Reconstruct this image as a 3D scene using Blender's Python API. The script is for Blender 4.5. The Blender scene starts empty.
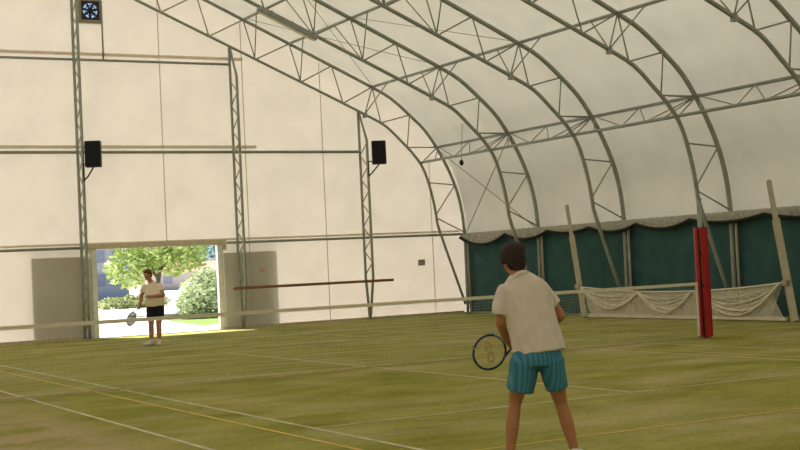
import bpy, bmesh, math, random
from mathutils import Vector, Matrix, noise
from mathutils.geometry import tessellate_polygon
random.seed(7)
S = bpy.context.scene
COL = S.collection
V = Vector
PI = math.pi
SUN, SKY, EXPO = 7.0, 1.5, .9

# ------------------------------------------------------------------ colours and materials
def lin(c):
    c /= 255.0
    return c / 12.92 if c <= .04045 else ((c + .055) / 1.055) ** 2.4
def rgb(r, g, b): return (lin(r), lin(g), lin(b), 1)

def new_mat(name):
    m = bpy.data.materials.new(name); m.use_nodes = True
    nt = m.node_tree; nt.nodes.clear()
    out = nt.nodes.new('ShaderNodeOutputMaterial')
    return m, nt, out

def mat(name, c, rough=.6, metal=0, var=.12, scale=8, bump=0, spec=.3, emit=None):
    """principled surface whose colour wanders a little with a noise texture"""
    m, nt, out = new_mat(name)
    b = nt.nodes.new('ShaderNodeBsdfPrincipled')
    b.inputs['Roughness'].default_value = rough
    b.inputs['Metallic'].default_value = metal
    b.inputs['Specular IOR Level'].default_value = spec
    tc = nt.nodes.new('ShaderNodeTexCoord')
    n = nt.nodes.new('ShaderNodeTexNoise'); n.inputs['Scale'].default_value = scale; n.inputs['Detail'].default_value = 4
    nt.links.new(tc.outputs['Object'], n.inputs['Vector'])
    r = nt.nodes.new('ShaderNodeValToRGB')
    r.color_ramp.elements[0].position = .3; r.color_ramp.elements[1].position = .7
    r.color_ramp.elements[0].color = (c[0]*(1-var), c[1]*(1-var), c[2]*(1-var), 1)
    r.color_ramp.elements[1].color = (min(1, c[0]*(1+var)), min(1, c[1]*(1+var)), min(1, c[2]*(1+var)), 1)
    nt.links.new(n.outputs['Fac'], r.inputs['Fac'])
    nt.links.new(r.outputs['Color'], b.inputs['Base Color'])
    if bump:
        bp = nt.nodes.new('ShaderNodeBump'); bp.inputs['Strength'].default_value = bump; bp.inputs['Distance'].default_value = .02
        nt.links.new(n.outputs['Fac'], bp.inputs['Height']); nt.links.new(bp.outputs['Normal'], b.inputs['Normal'])
    if emit:
        b.inputs['Emission Color'].default_value = c; b.inputs['Emission Strength'].default_value = emit
    nt.links.new(b.outputs['BSDF'], out.inputs['Surface'])
    return m

def fabric(name, trans, diff, scale=1.2, var=.05):
    """light-passing membrane: diffuse + translucent"""
    m, nt, out = new_mat(name)
    tc = nt.nodes.new('ShaderNodeTexCoord')
    n = nt.nodes.new('ShaderNodeTexNoise'); n.inputs['Scale'].default_value = scale; n.inputs['Detail'].default_value = 5
    nt.links.new(tc.outputs['Object'], n.inputs['Vector'])
    def ramp(c):
        r = nt.nodes.new('ShaderNodeValToRGB')
        r.color_ramp.elements[0].position = .3; r.color_ramp.elements[1].position = .7
        r.color_ramp.elements[0].color = (c[0]*(1-var), c[1]*(1-var), c[2]*(1-var), 1)
        r.color_ramp.elements[1].color = (c[0]*(1+var), c[1]*(1+var), c[2]*(1+var), 1)
        nt.links.new(n.outputs['Fac'], r.inputs['Fac']); return r
    d = nt.nodes.new('ShaderNodeBsdfDiffuse'); t = nt.nodes.new('ShaderNodeBsdfTranslucent')
    nt.links.new(ramp(diff).outputs['Color'], d.inputs['Color'])
    nt.links.new(ramp(trans).outputs['Color'], t.inputs['Color'])
    a = nt.nodes.new('ShaderNodeAddShader')
    nt.links.new(d.outputs[0], a.inputs[0]); nt.links.new(t.outputs[0], a.inputs[1])
    nt.links.new(a.outputs[0], out.inputs['Surface'])
    return m

def turf_mat():
    m, nt, out = new_mat('sand_filled_turf')
    L = nt.links.new
    b = nt.nodes.new('ShaderNodeBsdfPrincipled'); b.inputs['Roughness'].default_value = .95; b.inputs['Specular IOR Level'].default_value = .05
    tc = nt.nodes.new('ShaderNodeTexCoord')
    def tex(scale, stretch, detail=6):
        mp = nt.nodes.new('ShaderNodeMapping'); mp.inputs['Scale'].default_value = stretch
        L(tc.outputs['Object'], mp.inputs['Vector'])
        n = nt.nodes.new('ShaderNodeTexNoise'); n.inputs['Scale'].default_value = scale; n.inputs['Detail'].default_value = detail
        n.inputs['Roughness'].default_value = .65
        L(mp.outputs['Vector'], n.inputs['Vector']); return n
    def ramp(n, e):
        r = nt.nodes.new('ShaderNodeValToRGB')
        r.color_ramp.elements[0].position, r.color_ramp.elements[0].color = e[0]
        r.color_ramp.elements[1].position, r.color_ramp.elements[1].color = e[1]
        L(n.outputs['Fac'], r.inputs['Fac']); return r
    def mix(f, a, c, blend='MIX'):
        x = nt.nodes.new('ShaderNodeMix'); x.data_type = 'RGBA'; x.blend_type = blend
        if isinstance(f, float): x.inputs[0].default_value = f
        else: L(f, x.inputs[0])
        L(a, x.inputs[6]); L(c, x.inputs[7]); return x.outputs[2]
    g = ramp(tex(.7, (1, 1.5, 1)), ((.34, TURF_A), (.66, TURF_B)))
    sand = nt.nodes.new('ShaderNodeRGB'); sand.outputs[0].default_value = TURF_SAND
    streak = ramp(tex(.42, (.8, 1.7, 1)), ((.46, (0, 0, 0, 1)), (.72, (.7, .7, .7, 1))))
    c = mix(streak.outputs['Color'], g.outputs['Color'], sand.outputs[0])
    # sandy walkway outside the left tramline
    sx = nt.nodes.new('ShaderNodeSeparateXYZ'); L(tc.outputs['Object'], sx.inputs[0])
    mr = nt.nodes.new('ShaderNodeMapRange'); mr.inputs[1].default_value = -5.6; mr.inputs[2].default_value = -6.1; mr.inputs[3].default_value = 0; mr.inputs[4].default_value = .9
    L(sx.outputs['X'], mr.inputs[0])
    pm = nt.nodes.new('ShaderNodeMath'); pm.operation = 'MULTIPLY'
    L(mr.outputs[0], pm.inputs[0]); L(ramp(tex(.9, (1, 1, 1)), ((.38, (0, 0, 0, 1)), (.56, (1, 1, 1, 1)))).outputs['Color'], pm.inputs[1])
    brown = nt.nodes.new('ShaderNodeRGB'); brown.outputs[0].default_value = rgb(178, 160, 124)
    c = mix(pm.outputs[0], c, brown.outputs[0])
    fine = ramp(tex(14, (1, 2, 1), 8), ((.3, (.72, .72, .72, 1)), (.7, (1.2, 1.2, 1.2, 1))))
    c = mix(1.0, c, fine.outputs['Color'], 'MULTIPLY')
    L(c, b.inputs['Base Color'])
    bp = nt.nodes.new('ShaderNodeBump'); bp.inputs['Strength'].default_value = .4; bp.inputs['Distance'].default_value = .02
    L(tex(60, (1, 1, 1)).outputs['Fac'], bp.inputs['Height']); L(bp.outputs['Normal'], b.inputs['Normal'])
    L(b.outputs[0], out.inputs['Surface'])
    return m

def plaid_mat():
    m, nt, out = new_mat('teal_plaid_cotton')
    L = nt.links.new
    b = nt.nodes.new('ShaderNodeBsdfPrincipled'); b.inputs['Roughness'].default_value = .9; b.inputs['Specular IOR Level'].default_value = .1
    tc = nt.nodes.new('ShaderNodeTexCoord')
    def wave(axis, s, lo, hi):
        w = nt.nodes.new('ShaderNodeTexWave'); w.bands_direction = axis; w.inputs['Scale'].default_value = s
        w.inputs['Distortion'].default_value = .15; w.inputs['Detail Scale'].default_value = 2
        L(tc.outputs['Object'], w.inputs['Vector'])
        r = nt.nodes.new('ShaderNodeValToRGB'); r.color_ramp.elements[0].position = lo; r.color_ramp.elements[1].position = hi
        L(w.outputs['Fac'], r.inputs['Fac']); return r.outputs['Color']
    def mix(f, a, c):
        x = nt.nodes.new('ShaderNodeMix'); x.data_type = 'RGBA'; L(f, x.inputs[0])
        for k, s in ((6, a), (7, c)):
            if isinstance(s, tuple): x.inputs[k].default_value = s
            else: L(s, x.inputs[k])
        return x.outputs[2]
    c = mix(wave('X', 9.5, .45, .9), rgb(72, 130, 154), rgb(58, 106, 136))
    c = mix(wave('Z', 9.0, .5, .95), c, rgb(62, 118, 144))
    c = mix(wave('X', 9.5, .0, .06), rgb(92, 144, 160), c)
    L(c, b.inputs['Base Color']); L(b.outputs[0], out.inputs['Surface'])
    return m

TURF_A, TURF_B, TURF_SAND = rgb(128, 130, 54), rgb(163, 159, 88), rgb(188, 176, 138)
M = dict(
    turf=turf_mat(), plaid=plaid_mat(),
    gable=fabric('gable_membrane_fabric', (.155, .135, .112), (.52, .50, .46)),
    roof=fabric('roof_membrane_fabric', (.142, .131, .107), (.56, .54, .48)),
    flap=fabric('valance_fabric', (.045, .042, .035), (.38, .365, .31), 14, .3),
    seam_and_shadow=fabric('tan_shadow_band', (.42, .39, .335), (.40, .38, .33), 6),  # tan of the level bands: shadow of outside beams put into the colour
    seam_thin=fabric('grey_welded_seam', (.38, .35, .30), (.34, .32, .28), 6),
    kerb=mat('tan_kerb', rgb(196, 180, 152), .8),
    steel=mat('galvanised_steel', rgb(150, 155, 146), .5, .15, .1, 6),
    steel_web=mat('galvanised_web_rod', rgb(158, 158, 146), .5, .15, .1, 6),
    line=mat('white_court_line', rgb(194, 188, 158), .9, 0, .25, 3),
    yline=mat('yellow_court_line', rgb(200, 174, 90), .9, 0, .2, 3),
    sandline=mat('sandy_turf_strip', rgb(176, 165, 122), .95, 0, .15, 5),
    black=mat('black_plastic', rgb(32, 34, 37), .5),
    grille=mat('black_speaker_grille', rgb(22, 24, 27), .7, 0, .3, 60),
    fanframe=mat('dark_fan_housing', rgb(44, 46, 60), .5),
    fantrim=mat('khaki_fan_surround', rgb(150, 146, 122), .7),
    wood=mat('brown_timber', rgb(138, 96, 72), .7, 0, .18, 10),
    red=mat('red_post_pad_vinyl', rgb(156, 25, 28), .45, 0, .08, 6),
    cream=mat('cream_painted_pole', rgb(174, 166, 144), .6, 0, .1, 6),
    whitebar=mat('white_tape', rgb(214, 207, 188), .7, 0, .06, 6),
    netcord=mat('grey_net_cord', rgb(206, 202, 184), .8),
    netwhite=mat('white_net_cord', rgb(226, 220, 200), .8),
    green=mat('dark_green_curtain', rgb(53, 88, 88), .85, 0, .16, 3),
    hem=mat('black_hem_rope', rgb(28, 32, 30), .8),
    sign=mat('grey_notice', rgb(176, 168, 158), .6),
    signframe=mat('dark_notice_frame', rgb(150, 142, 134), .6),
    signred=mat('pinkish_notice', rgb(206, 176, 168), .6),
    leafdoor=mat('grey_sheet_metal_door', rgb(140, 140, 138), .6, 0, .05, 2),
    jamb=mat('white_door_frame', rgb(232, 230, 224), .6),
    head=mat('greybrown_door_head', rgb(206, 196, 174), .7),
    light=mat('grey_light_fixture', rgb(150, 157, 154), .5),
    skin=mat('tanned_skin', rgb(166, 116, 80), .6, 0, .06, 9),
    skin_far=mat('ruddy_skin', rgb(178, 122, 98), .6, 0, .06, 9),
    hair=mat('dark_brown_hair', rgb(46, 32, 27), .7, 0, .35, 60, .5),
    hair_far=mat('brown_hair', rgb(92, 60, 44), .7, 0, .3, 60, .5),
    shirt=mat('white_cotton', rgb(205, 195, 184), .95, 0, .07, 12, .5),
    shirt_far=mat('cream_cotton', rgb(228, 216, 192), .95, 0, .04, 9, .4),
    navy=mat('navy_cloth', rgb(30, 32, 46), .9),
    sock=mat('white_sock', rgb(225, 220, 210), .9),
    shoe=mat('white_trainer', rgb(222, 216, 204), .6),
    sole=mat('grey_rubber_sole', rgb(120, 116, 108), .7),
    racketblue=mat('blue_racket_frame', rgb(30, 62, 92), .35),
    racketsilver=mat('pale_blue_racket_paint', rgb(150, 176, 190), .35),
    racketgrey=mat('grey_racket_frame', rgb(84, 96, 108), .4),
    grip=mat('white_racket_grip', rgb(205, 200, 190), .8),
    string=mat('pale_racket_string', rgb(206, 192, 138), .6),
    stencil=mat('orange_stencil_ink', rgb(206, 178, 124), .7),
    pave=mat('pale_concrete', rgb(228, 222, 212), .9, 0, .05, .6),
    road=mat('pale_asphalt', rgb(168, 168, 176), .9, 0, .05, .6),
    lawn=mat('sunny_lawn', rgb(116, 142, 66), .95, 0, .15, 4, .3),
    leaf_a=mat('yellow_green_leaf', rgb(184, 200, 126), .7, 0, .2, 1.2),
    leaf_b=mat('silvery_leaf', rgb(196, 206, 170), .7, 0, .2, 1.5),
    leaf_c=mat('dark_leaf', rgb(120, 158, 152), .7, 0, .25, .7),
    leaf_d=mat('olive_hedge_leaf', rgb(176, 184, 128), .8, 0, .25, 2),
    bark=mat('brown_bark', rgb(104, 92, 74), .9, 0, .2, 9, .5),
    bluewall=mat('blue_grey_render', rgb(196, 194, 196), .8),
    greywall=mat('pale_cladding', rgb(206, 196, 190), .8),
    rooftile=mat('terracotta_roof', rgb(196, 150, 128), .8),
    glass=mat('dark_window_glass', rgb(150, 154, 164), .3),
    carpaint=mat('silver_car_paint', rgb(205, 205, 210), .25, .2),
    cardark=mat('dark_car_paint', rgb(70, 76, 88), .25, .2),
    tyre=mat('black_tyre', rgb(30, 30, 32), .8),
)
def white_eye(): return mat('eye_white', rgb(230, 226, 220), .3)
M['eye'] = white_eye(); M['iris'] = mat('dark_iris', rgb(50, 36, 28), .3); M['lip'] = mat('lip', rgb(160, 92, 80), .6)

# ------------------------------------------------------------------ mesh helpers
def bm_new(): return bmesh.new()
def box(bm, x0, x1, y0, y1, z0, z1, rot=None, at=None):
    vs = [V((x, y, z)) for x in (x0, x1) for y in (y0, y1) for z in (z0, z1)]
    if rot: vs = [rot @ v for v in vs]
    if at: vs = [v + V(at) for v in vs]
    v = [bm.verts.new(p) for p in vs]
    for f in ((0, 1, 3, 2), (4, 6, 7, 5), (0, 4, 5, 1), (2, 3, 7, 6), (0, 2, 6, 4), (1, 5, 7, 3)):
        bm.faces.new([v[i] for i in f])
def frame_of(t, ref=None):
    t = t.normalized(); ref = V(ref) if ref is not None else (V((0, 0, 1)) if abs(t.z) < .9 else V((1, 0, 0)))
    u = (ref - t * ref.dot(t)).normalized(); return u, t.cross(u)
def loft(bm, rings, n=12, ref=None, cap=True):
    """rings: (centre, ru, rv); ru runs along ref"""
    pts = [V(r[0]) for r in rings]; loops = []
    for i, r in enumerate(rings):
        a = pts[max(0, i-1)]; b = pts[min(len(pts)-1, i+1)]
        u, w = frame_of(b - a, ref)
        loops.append([bm.verts.new(pts[i] + u*(math.cos(2*PI*k/n)*r[1]) + w*(math.sin(2*PI*k/n)*r[2])) for k in range(n)])
    for a, b in zip(loops, loops[1:]):
        for k in range(n): bm.faces.new((a[k], a[(k+1) % n], b[(k+1) % n], b[k]))
    if cap:
        bm.faces.new(loops[0][::-1]); bm.faces.new(loops[-1])
def tube(bm, pts, r, n=8, cap=True, closed=False):
    pts = [V(p) for p in pts]
    if closed:
        m = len(pts); loops = []
        for i in range(m):
            u, w = frame_of(pts[(i+1) % m] - pts[i-1])
            loops.append([bm.verts.new(pts[i] + (u*math.cos(2*PI*k/n) + w*math.sin(2*PI*k/n))*r) for k in range(n)])
        for i in range(m):
            a, b = loops[i], loops[(i+1) % m]
            for k in range(n): bm.faces.new((a[k], a[(k+1) % n], b[(k+1) % n], b[k]))
        return
    rr = r if isinstance(r, (list, tuple)) else [r]*len(pts)
    loft(bm, [(p, q, q) for p, q in zip(pts, rr)], n, None, cap)
def ball(bm, c, rx, ry, rz, rot=None, seg=14):
    mt = Matrix.Translation(V(c)) @ (rot.to_4x4() if rot else Matrix()) @ Matrix.Diagonal((rx, ry, rz, 1))
    bmesh.ops.create_uvsphere(bm, u_segments=seg, v_segments=seg-4, radius=1, matrix=mt)
def build(name, bm, material, parent=None, smooth=False, bevel=0):
    if bevel: bmesh.ops.bevel(bm, geom=bm.edges[:], offset=bevel, segments=2, affect='EDGES', clamp_overlap=True)
    bmesh.ops.recalc_face_normals(bm, faces=bm.faces)
    me = bpy.data.meshes.new(name); bm.to_mesh(me); bm.free()
    me.materials.append(M[material] if isinstance(material, str) else material)
    if smooth: me.polygons.foreach_set('use_smooth', [True]*len(me.polygons))
    o = bpy.data.objects.new(name, me); COL.objects.link(o)
    if parent: attach(o, parent)
    return o
WORLD = {}
def attach(o, parent):
    o.parent = parent
    o.matrix_parent_inverse = WORLD.get(parent, Matrix()).inverted() if parent in WORLD else Matrix()
def empty(name, loc):
    o = bpy.data.objects.new(name, None); COL.objects.link(o); o.location = loc
    o.empty_display_size = .2
    WORLD[o] = Matrix.Translation(V(loc)); return o
def tag(o, label, cat, group=None, kind=None):
    o['label'] = label; o['category'] = cat
    if group: o['group'] = group
    if kind: o['kind'] = kind
    return o
def thing(name, loc, label, cat, group=None): return tag(empty(name, loc), label, cat, group)
def structure(o, label=None, cat=None):
    o['kind'] = 'structure'
    if label: o['label'] = label
    if cat: o['category'] = cat
    return o
def fuse(name, bm, material, parent, voxel=.008, smooth=6):
    """overlapping closed shells grown into one continuous skin"""
    bmesh.ops.recalc_face_normals(bm, faces=bm.faces)
    me = bpy.data.meshes.new(name + '_shells'); bm.to_mesh(me); bm.free()
    t = bpy.data.objects.new(name + '_shells', me); COL.objects.link(t)
    r = t.modifiers.new('r', 'REMESH'); r.mode = 'VOXEL'; r.voxel_size = voxel
    s = t.modifiers.new('s', 'SMOOTH'); s.factor = .5; s.iterations = smooth
    dg = bpy.context.evaluated_depsgraph_get(); dg.update()
    res = bpy.data.meshes.new_from_object(t.evaluated_get(dg))
    bpy.data.objects.remove(t); bpy.data.meshes.remove(me)
    res.name = name; res.materials.clear(); res.materials.append(M[material] if isinstance(material, str) else material)
    res.polygons.foreach_set('use_smooth', [True]*len(res.polygons))
    o = bpy.data.objects.new(name, res); COL.objects.link(o)
    if parent: attach(o, parent)
    return o
def smooth_path(ctrl, n=6):
    out = []
    P = [V(c) for c in ctrl]
    for i in range(len(P)-1):
        p0, p1, p2, p3 = P[max(0, i-1)], P[i], P[i+1], P[min(len(P)-1, i+2)]
        for k in range(n):
            t = k/n
            out.append(.5*((2*p1) + (p2-p0)*t + (2*p0-5*p1+4*p2-p3)*t*t + (3*p1-p0-3*p2+p3)*t**3))
    out.append(P[-1]); return out

# ------------------------------------------------------------------ camera
cam = bpy.data.cameras.new('camera'); cam.sensor_width = 36; cam.lens = 1329/800*36; cam.clip_end = 500
co = bpy.data.objects.new('camera', cam); COL.objects.link(co)
yaw, pitch, roll = -.50431, .02915, -.04789
fw = V((-math.sin(yaw)*math.cos(pitch), math.cos(yaw)*math.cos(pitch), math.sin(pitch)))
rt = V((math.cos(yaw), math.sin(yaw), 0)); up = rt.cross(fw)
r2 = rt*math.cos(roll) + up*math.sin(roll); u2 = -rt*math.sin(roll) + up*math.cos(roll)
co.matrix_world = Matrix.Translation((-9.825, -18.768, 1.632)) @ Matrix((r2, u2, -fw)).transposed().to_4x4()
S.camera = co

# ------------------------------------------------------------------ the hall shell
YG = 16.96            # end wall
YF = -24.0            # wall behind the camera
OUT = [(0, 11.14), (2.5, 10.01), (5, 8.88), (7.5, 7.75), (9.0, 7.06), (9.7, 6.70), (10.35, 6.18), (10.85, 5.72), (11.27, 5.14), (11.62, 4.52), (11.88, 3.9), (12.03, 3.3), (12.10, 2.7), (12.12, 2.0), (12.10, 0)]
INN = [(0, 10.10), (2.5, 8.99), (5, 7.89), (7.5, 6.78), (8.8, 6.19), (9.46, 5.86), (9.95, 5.43), (10.4, 4.99), (10.72, 4.55), (10.92, 4.0), (11.05, 3.45), (11.12, 3.0), (11.22, 2.55), (12.02, .28)]
def arch(ctrl, y, side=1, n=3): return [V((side*p.x, y, p.y)) for p in smooth_path([V((a, b)) for a, b in ctrl], n)]
MEM = [(x + (.17 if x > 11.5 else .10 if x > 6 else .05), z + (.09 if z > 3 else 0)) for x, z in OUT]
MEM[0] = (0, 11.25)
prof = [(p.x, p.y) for p in smooth_path([V(c) for c in MEM], 3)]

bm = bm_new(); box(bm, -12.3, 12.3, YF, YG, -.12, 0)
floor = structure(build('floor', bm, 'turf'), 'olive green sand-filled artificial turf of the tennis hall', 'floor')
def strip(name, x0, y0, x1, y1, w, m, z=.004):
    d = V((x1-x0, y1-y0, 0)).normalized(); n = V((-d.y, d.x, 0))*w/2
    b = bm_new(); p, q = V((x0, y0, z)), V((x1, y1, z))
    vs = [b.verts.new(c) for c in (p-n, q-n, q+n, p+n)]; b.faces.new(vs)
    o = build(name, b, m, floor); return o
for sx in (-1, 1):
    strip('court_line', sx*4.115, -11.885, sx*4.115, 11.885, .055, 'line')
    strip('court_line', sx*5.485, -11.885, sx*5.485, 11.885, .055, 'line')
for y in (-6.4, 6.4): strip('court_line', -4.115, y, 4.115, y, .055, 'line')
for y in (-11.885, 11.885): strip('court_line', -5.485, y, 5.485, y, .07, 'line')
strip('court_line', 0, -6.4, 0, 6.4, .055, 'line')
for sx in (-1, 1): strip('yellow_line', sx*4.5, -9, sx*4.5, 9, .05, 'yline', .0032)
for y in (-9, 9): strip('yellow_line', -4.5, y, 4.5, y, .05, 'yline', .0032)
strip('sandy_strip', -6.6, 0, 6.6, 0, .07, 'sandline', .0032)

# roof and side walls: one curved membrane each
def shell(name, pts, label, cat):
    b = bm_new(); ys = [YF + (YG-YF)*k/24 for k in range(25)]
    rows = [[b.verts.new((x, y, z)) for y in ys] for x, z in pts]
    for a, c in zip(rows, rows[1:]):
        for k in range(24): b.faces.new((a[k], a[k+1], c[k+1], c[k]))
    return structure(build(name, b, 'roof', smooth=True), label, cat)
ki = next(i for i, p in enumerate(prof) if p[1] < 4.4)
full = [(-x, z) for x, z in prof[:ki+1]][::-1] + prof[1:ki+1]
shell('ceiling', full, 'cream fabric roof stretched over the arched trusses', 'ceiling')
shell('wall_right', prof[ki:], 'fabric side wall curving down from the roof on the right', 'wall')
shell('wall_left', [(-x, z) for x, z in prof[ki:]], 'fabric side wall on the left', 'wall')
# end wall with the doorway and the fan opening
DX0, DX1, DZ = .38, 3.90, 2.42
FX0, FX1, FZ0, FZ1 = .24, .76, 8.70, 9.24
outer = [V((-x, z, 0)) for x, z in prof][::-1] + [V((x, z, 0)) for x, z in prof[1:]]
outer = [V((-12.24, 0, 0))] + [p for p in outer if p.y > .01] + [V((12.24, 0, 0)), V((DX1, 0, 0)), V((DX1, DZ, 0)), V((DX0, DZ, 0)), V((DX0, 0, 0))]
hole = [V((FX0, FZ0, 0)), V((FX0, FZ1, 0)), V((FX1, FZ1, 0)), V((FX1, FZ0, 0))]
def gable(name, y, loops):
    b = bm_new(); flat = [p for l in loops for p in l]
    vs = [b.verts.new((p.x, y, p.y)) for p in flat]
    for t in tessellate_polygon(loops):
        try: b.faces.new([vs[i] for i in t])
        except ValueError: pass
    return b
wb = structure(build('wall_back', gable('w', YG, [outer, hole]), 'gable'), 'bright cream fabric end wall with the open doorway', 'wall')
structure(build('wall_front', gable('w', YF, [[V((-x, z, 0)) for x, z in prof][::-1] + [V((x, z, 0)) for x, z in prof[1:]]]), 'roof'), 'fabric end wall behind the viewer', 'wall')
def zroof(x): 
    x = abs(x)
    for (a, b), (c, d) in zip(prof, prof[1:]):
        if a <= x <= c: return b + (d-b)*(x-a)/max(1e-6, c-a)
    return 0
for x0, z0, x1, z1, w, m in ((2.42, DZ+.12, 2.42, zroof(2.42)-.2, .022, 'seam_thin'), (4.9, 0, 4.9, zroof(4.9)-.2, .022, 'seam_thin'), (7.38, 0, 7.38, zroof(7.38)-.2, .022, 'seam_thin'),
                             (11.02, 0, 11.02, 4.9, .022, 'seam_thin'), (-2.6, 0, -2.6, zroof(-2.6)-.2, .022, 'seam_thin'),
                             (-6, 7.77, 4.93, 7.77, .09, 'seam_and_shadow'), (-6, 5.22, 5.25, 5.20, .09, 'seam_and_shadow'), (-6, 2.57, 12.0, 2.57, .06, 'seam_and_shadow')):  # level tan bands are painted shadows of outside beams; upright strips are seams
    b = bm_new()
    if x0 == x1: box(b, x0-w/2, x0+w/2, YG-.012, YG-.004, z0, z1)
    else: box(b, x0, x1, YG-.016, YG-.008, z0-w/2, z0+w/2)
    build('seam_and_shadow', b, m, wb)
b = bm_new(); box(b, -12.1, DX0-.14, YG-.06, YG-.02, 0, .07); box(b, DX1+.14, 12.0, YG-.06, YG-.02, 0, .07)
structure(build('baseboard_back', b, 'kerb'), 'low tan kerb along the foot of the end wall', 'baseboard')

# door frame + sliding leaves
b = bm_new()
box(b, DX0-.13, DX0+.01, YG-.06, YG+.10, 0, DZ); box(b, DX1-.01, DX1+.13, YG-.06, YG+.10, 0, DZ)
d1 = structure(build('door_1', b, 'jamb', bevel=.008), 'wide open doorway with white frame in the end wall', 'doorway')
b = bm_new(); box(b, DX0-.22, DX1+.25, YG-.09, YG+.10, DZ, DZ+.14); build('door_head', b, 'head', d1, bevel=.01)
b = bm_new(); box(b, DX0, DX1, YG-.05, YG+.09, -.02, .012); build('threshold', b, 'sole', d1)
for x0, x1, zt, lab in ((-1.42, DX0-.16, 2.45, 'grey sliding door panel outside, left of the doorway, seen as shadow through fabric'),
                        (DX1+.13, 5.66, 2.40, 'grey sliding door panel outside, right of the doorway, seen as shadow through fabric')):
    t = thing('sliding_door_panel', ((x0+x1)/2, YG+.16, -.03), lab, 'door')
    b = bm_new(); box(b, x0, x1, YG+.13, YG+.18, -.025, zt); build('panel', b, 'leafdoor', t, bevel=.006)
    b = bm_new(); box(b, (x0+x1)/2-.02, (x0+x1)/2+.02, YG+.18, YG+.215, .9, 1.2); build('handle', b, 'black', t, bevel=.004)

# ------------------------------------------------------------------ steelwork
def rod(name, a, c, r, m, parent, n=8):
    b = bm_new(); tube(b, [a, c], r, n); return build(name, b, m, parent, smooth=True)
def zo(x): return 11.14 - .4525*x
def zi(x): return 10.10 - .443*x
WEB = []
for x in (.75, 2.15, 3.55, 4.95, 6.37, 7.73):
    WEB.append(((x, zo(x)), (x+.33, zi(x+.33))))
    nx = {.75: 2.15, 2.15: 3.55, 3.55: 4.95, 4.95: 6.37, 6.37: 7.73, 7.73: 9.07}[x]
    WEB.append(((x+.33, zi(x+.33)), (nx, zo(nx))))
WEB += [((9.07, 7.03), (8.78, 6.2)), ((9.07, 7.03), (9.32, 5.95)), ((9.32, 5.95), (10.33, 6.2)), ((10.33, 6.2), (10.2, 5.2)), ((10.2, 5.2), (11.26, 5.2)),
        ((11.26, 5.2), (10.68, 4.72)), ((10.90, 4.1), (11.84, 4.02)), ((11.84, 4.02), (11.11, 3.1)), ((11.12, 3.0), (12.10, 2.53))]
TY = [16.81, 12.78, 8.85, 4.86, .87, -3.1]
TLAB = ['arched steel truss standing against the cream end wall',
        'arched steel truss next to the end wall one, carrying a strip light',
        'arched steel truss third from the end wall, its right foot behind the near player',
        'fourth arched truss from the end wall, its foot just right of the red post',
        'arched steel truss crossing only the top right corner of the view',
        'arched steel truss overhead, nearest to the viewer']
for y, lab in zip(TY, TLAB):
    t = thing('roof_truss', (0, y, 0), lab, 'truss', 'arched roof trusses of the hall')
    for nm, ctrl, r in (('outer_chord', OUT, .058 if y < 16 else .05), ('inner_chord', INN, .05 if y < 16 else .042)):
        b = bm_new(); pts = arch(ctrl, y, -1)[::-1] + arch(ctrl, y, 1)[1:]
        tube(b, pts, r, 10); build(nm, b, 'steel', t, smooth=True)
    for s in (-1, 1):
        for (ax, az), (bx, bz) in WEB:
            rod('web_bar', (s*ax, y, az), (s*bx, y, bz), .02, 'steel_web', t, 6)
        b = bm_new(); box(b, s*12.14-.14, s*12.14+.08, y-.1, y+.1, 0, .025); build('base_plate', b, 'steel', t)
        rod('side_post', (s*12.10, y-.17, 0), (s*12.10, y-.17, 2.4), .035, 'cream', t, 8)
        b = bm_new(); box(b, s*8.78-.05, s*8.78+.05, y-.06, y+.06, 6.10, 6.24); build('node_plate', b, 'steel', t)
ys = [YF+.3, 16.81]
for x, z in ((4.95, 8.9), (6.37, 8.26), (9.07, 7.04)):
    lab = {4.95: 'steel roof purlin tube nearest the ridge, at the top edge of the view',
           6.37: 'steel roof purlin tube second down from the ridge, passing the strip light end',
           9.07: 'steel roof purlin tube with knee braces, third down, just above the arch bend'}[x]
    t = thing('roof_purlin', (x, 0, z), lab, 'purlin')
    b = bm_new(); tube(b, [(x, ys[0], z+.0), (x, ys[1], z)], .042); build('purlin_tube', b, 'steel', t, smooth=True)
    for y in TY:
        if y < 0: continue
        ix = x-.29 if x > 9 else x+.31
        for s in (-1, 1):
            if y + s*1.0 > 16.85: continue
            rod('knee_brace', (ix, y, zi(ix)), (x, y+s*1.0, z), .018, 'steel_web', t, 6)
t = thing('purlin_truss', (11.0, 0, 4.7), 'lattice purlin running along the right side between roof and wall', 'purlin')
for nm, x, z in (('upper_chord', 11.26, 5.2), ('lower_chord', 10.68, 4.73)):
    b = bm_new(); tube(b, [(x, -3.3, z), (x, 16.81, z)], .04); build(nm, b, 'steel', t, smooth=True)
for i in range(5):
    y1, y0 = TY[i], TY[i+1]
    A = lambda f: (11.26, y0+(y1-y0)*f, 5.2)
    B = lambda f: (10.68, y0+(y1-y0)*f, 4.73)
    for a, c in ((A(0), B(.3)), (B(.3), A(.52)), (A(.52), B(.52)), (B(.52), A(.98)), (A(0), B(.14)), (A(.98), B(.8))):
        rod('web_bar', a, c, .016, 'steel_web', t, 6)
    rod('web_bar', (10.2, y0, 5.2), A(.06), .014, 'steel_web', t, 6)
b = bm_new(); tube(b, [(11.05, 14.9, 5.9), (11.0, 14.9, 5.2), (10.95, 14.9, 4.62)], .012, 6)
rp = thing('hanging_rope', (11.05, 14.9, 5.9), 'thin rope with dark pulley hanging under the roof in the far right corner', 'rope')
build('rope', b, 'steel', rp, smooth=True)
b = bm_new(); ball(b, (10.95, 14.9, 4.55), .07, .05, .09); build('pulley', b, 'black', rp, smooth=True)
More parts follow.
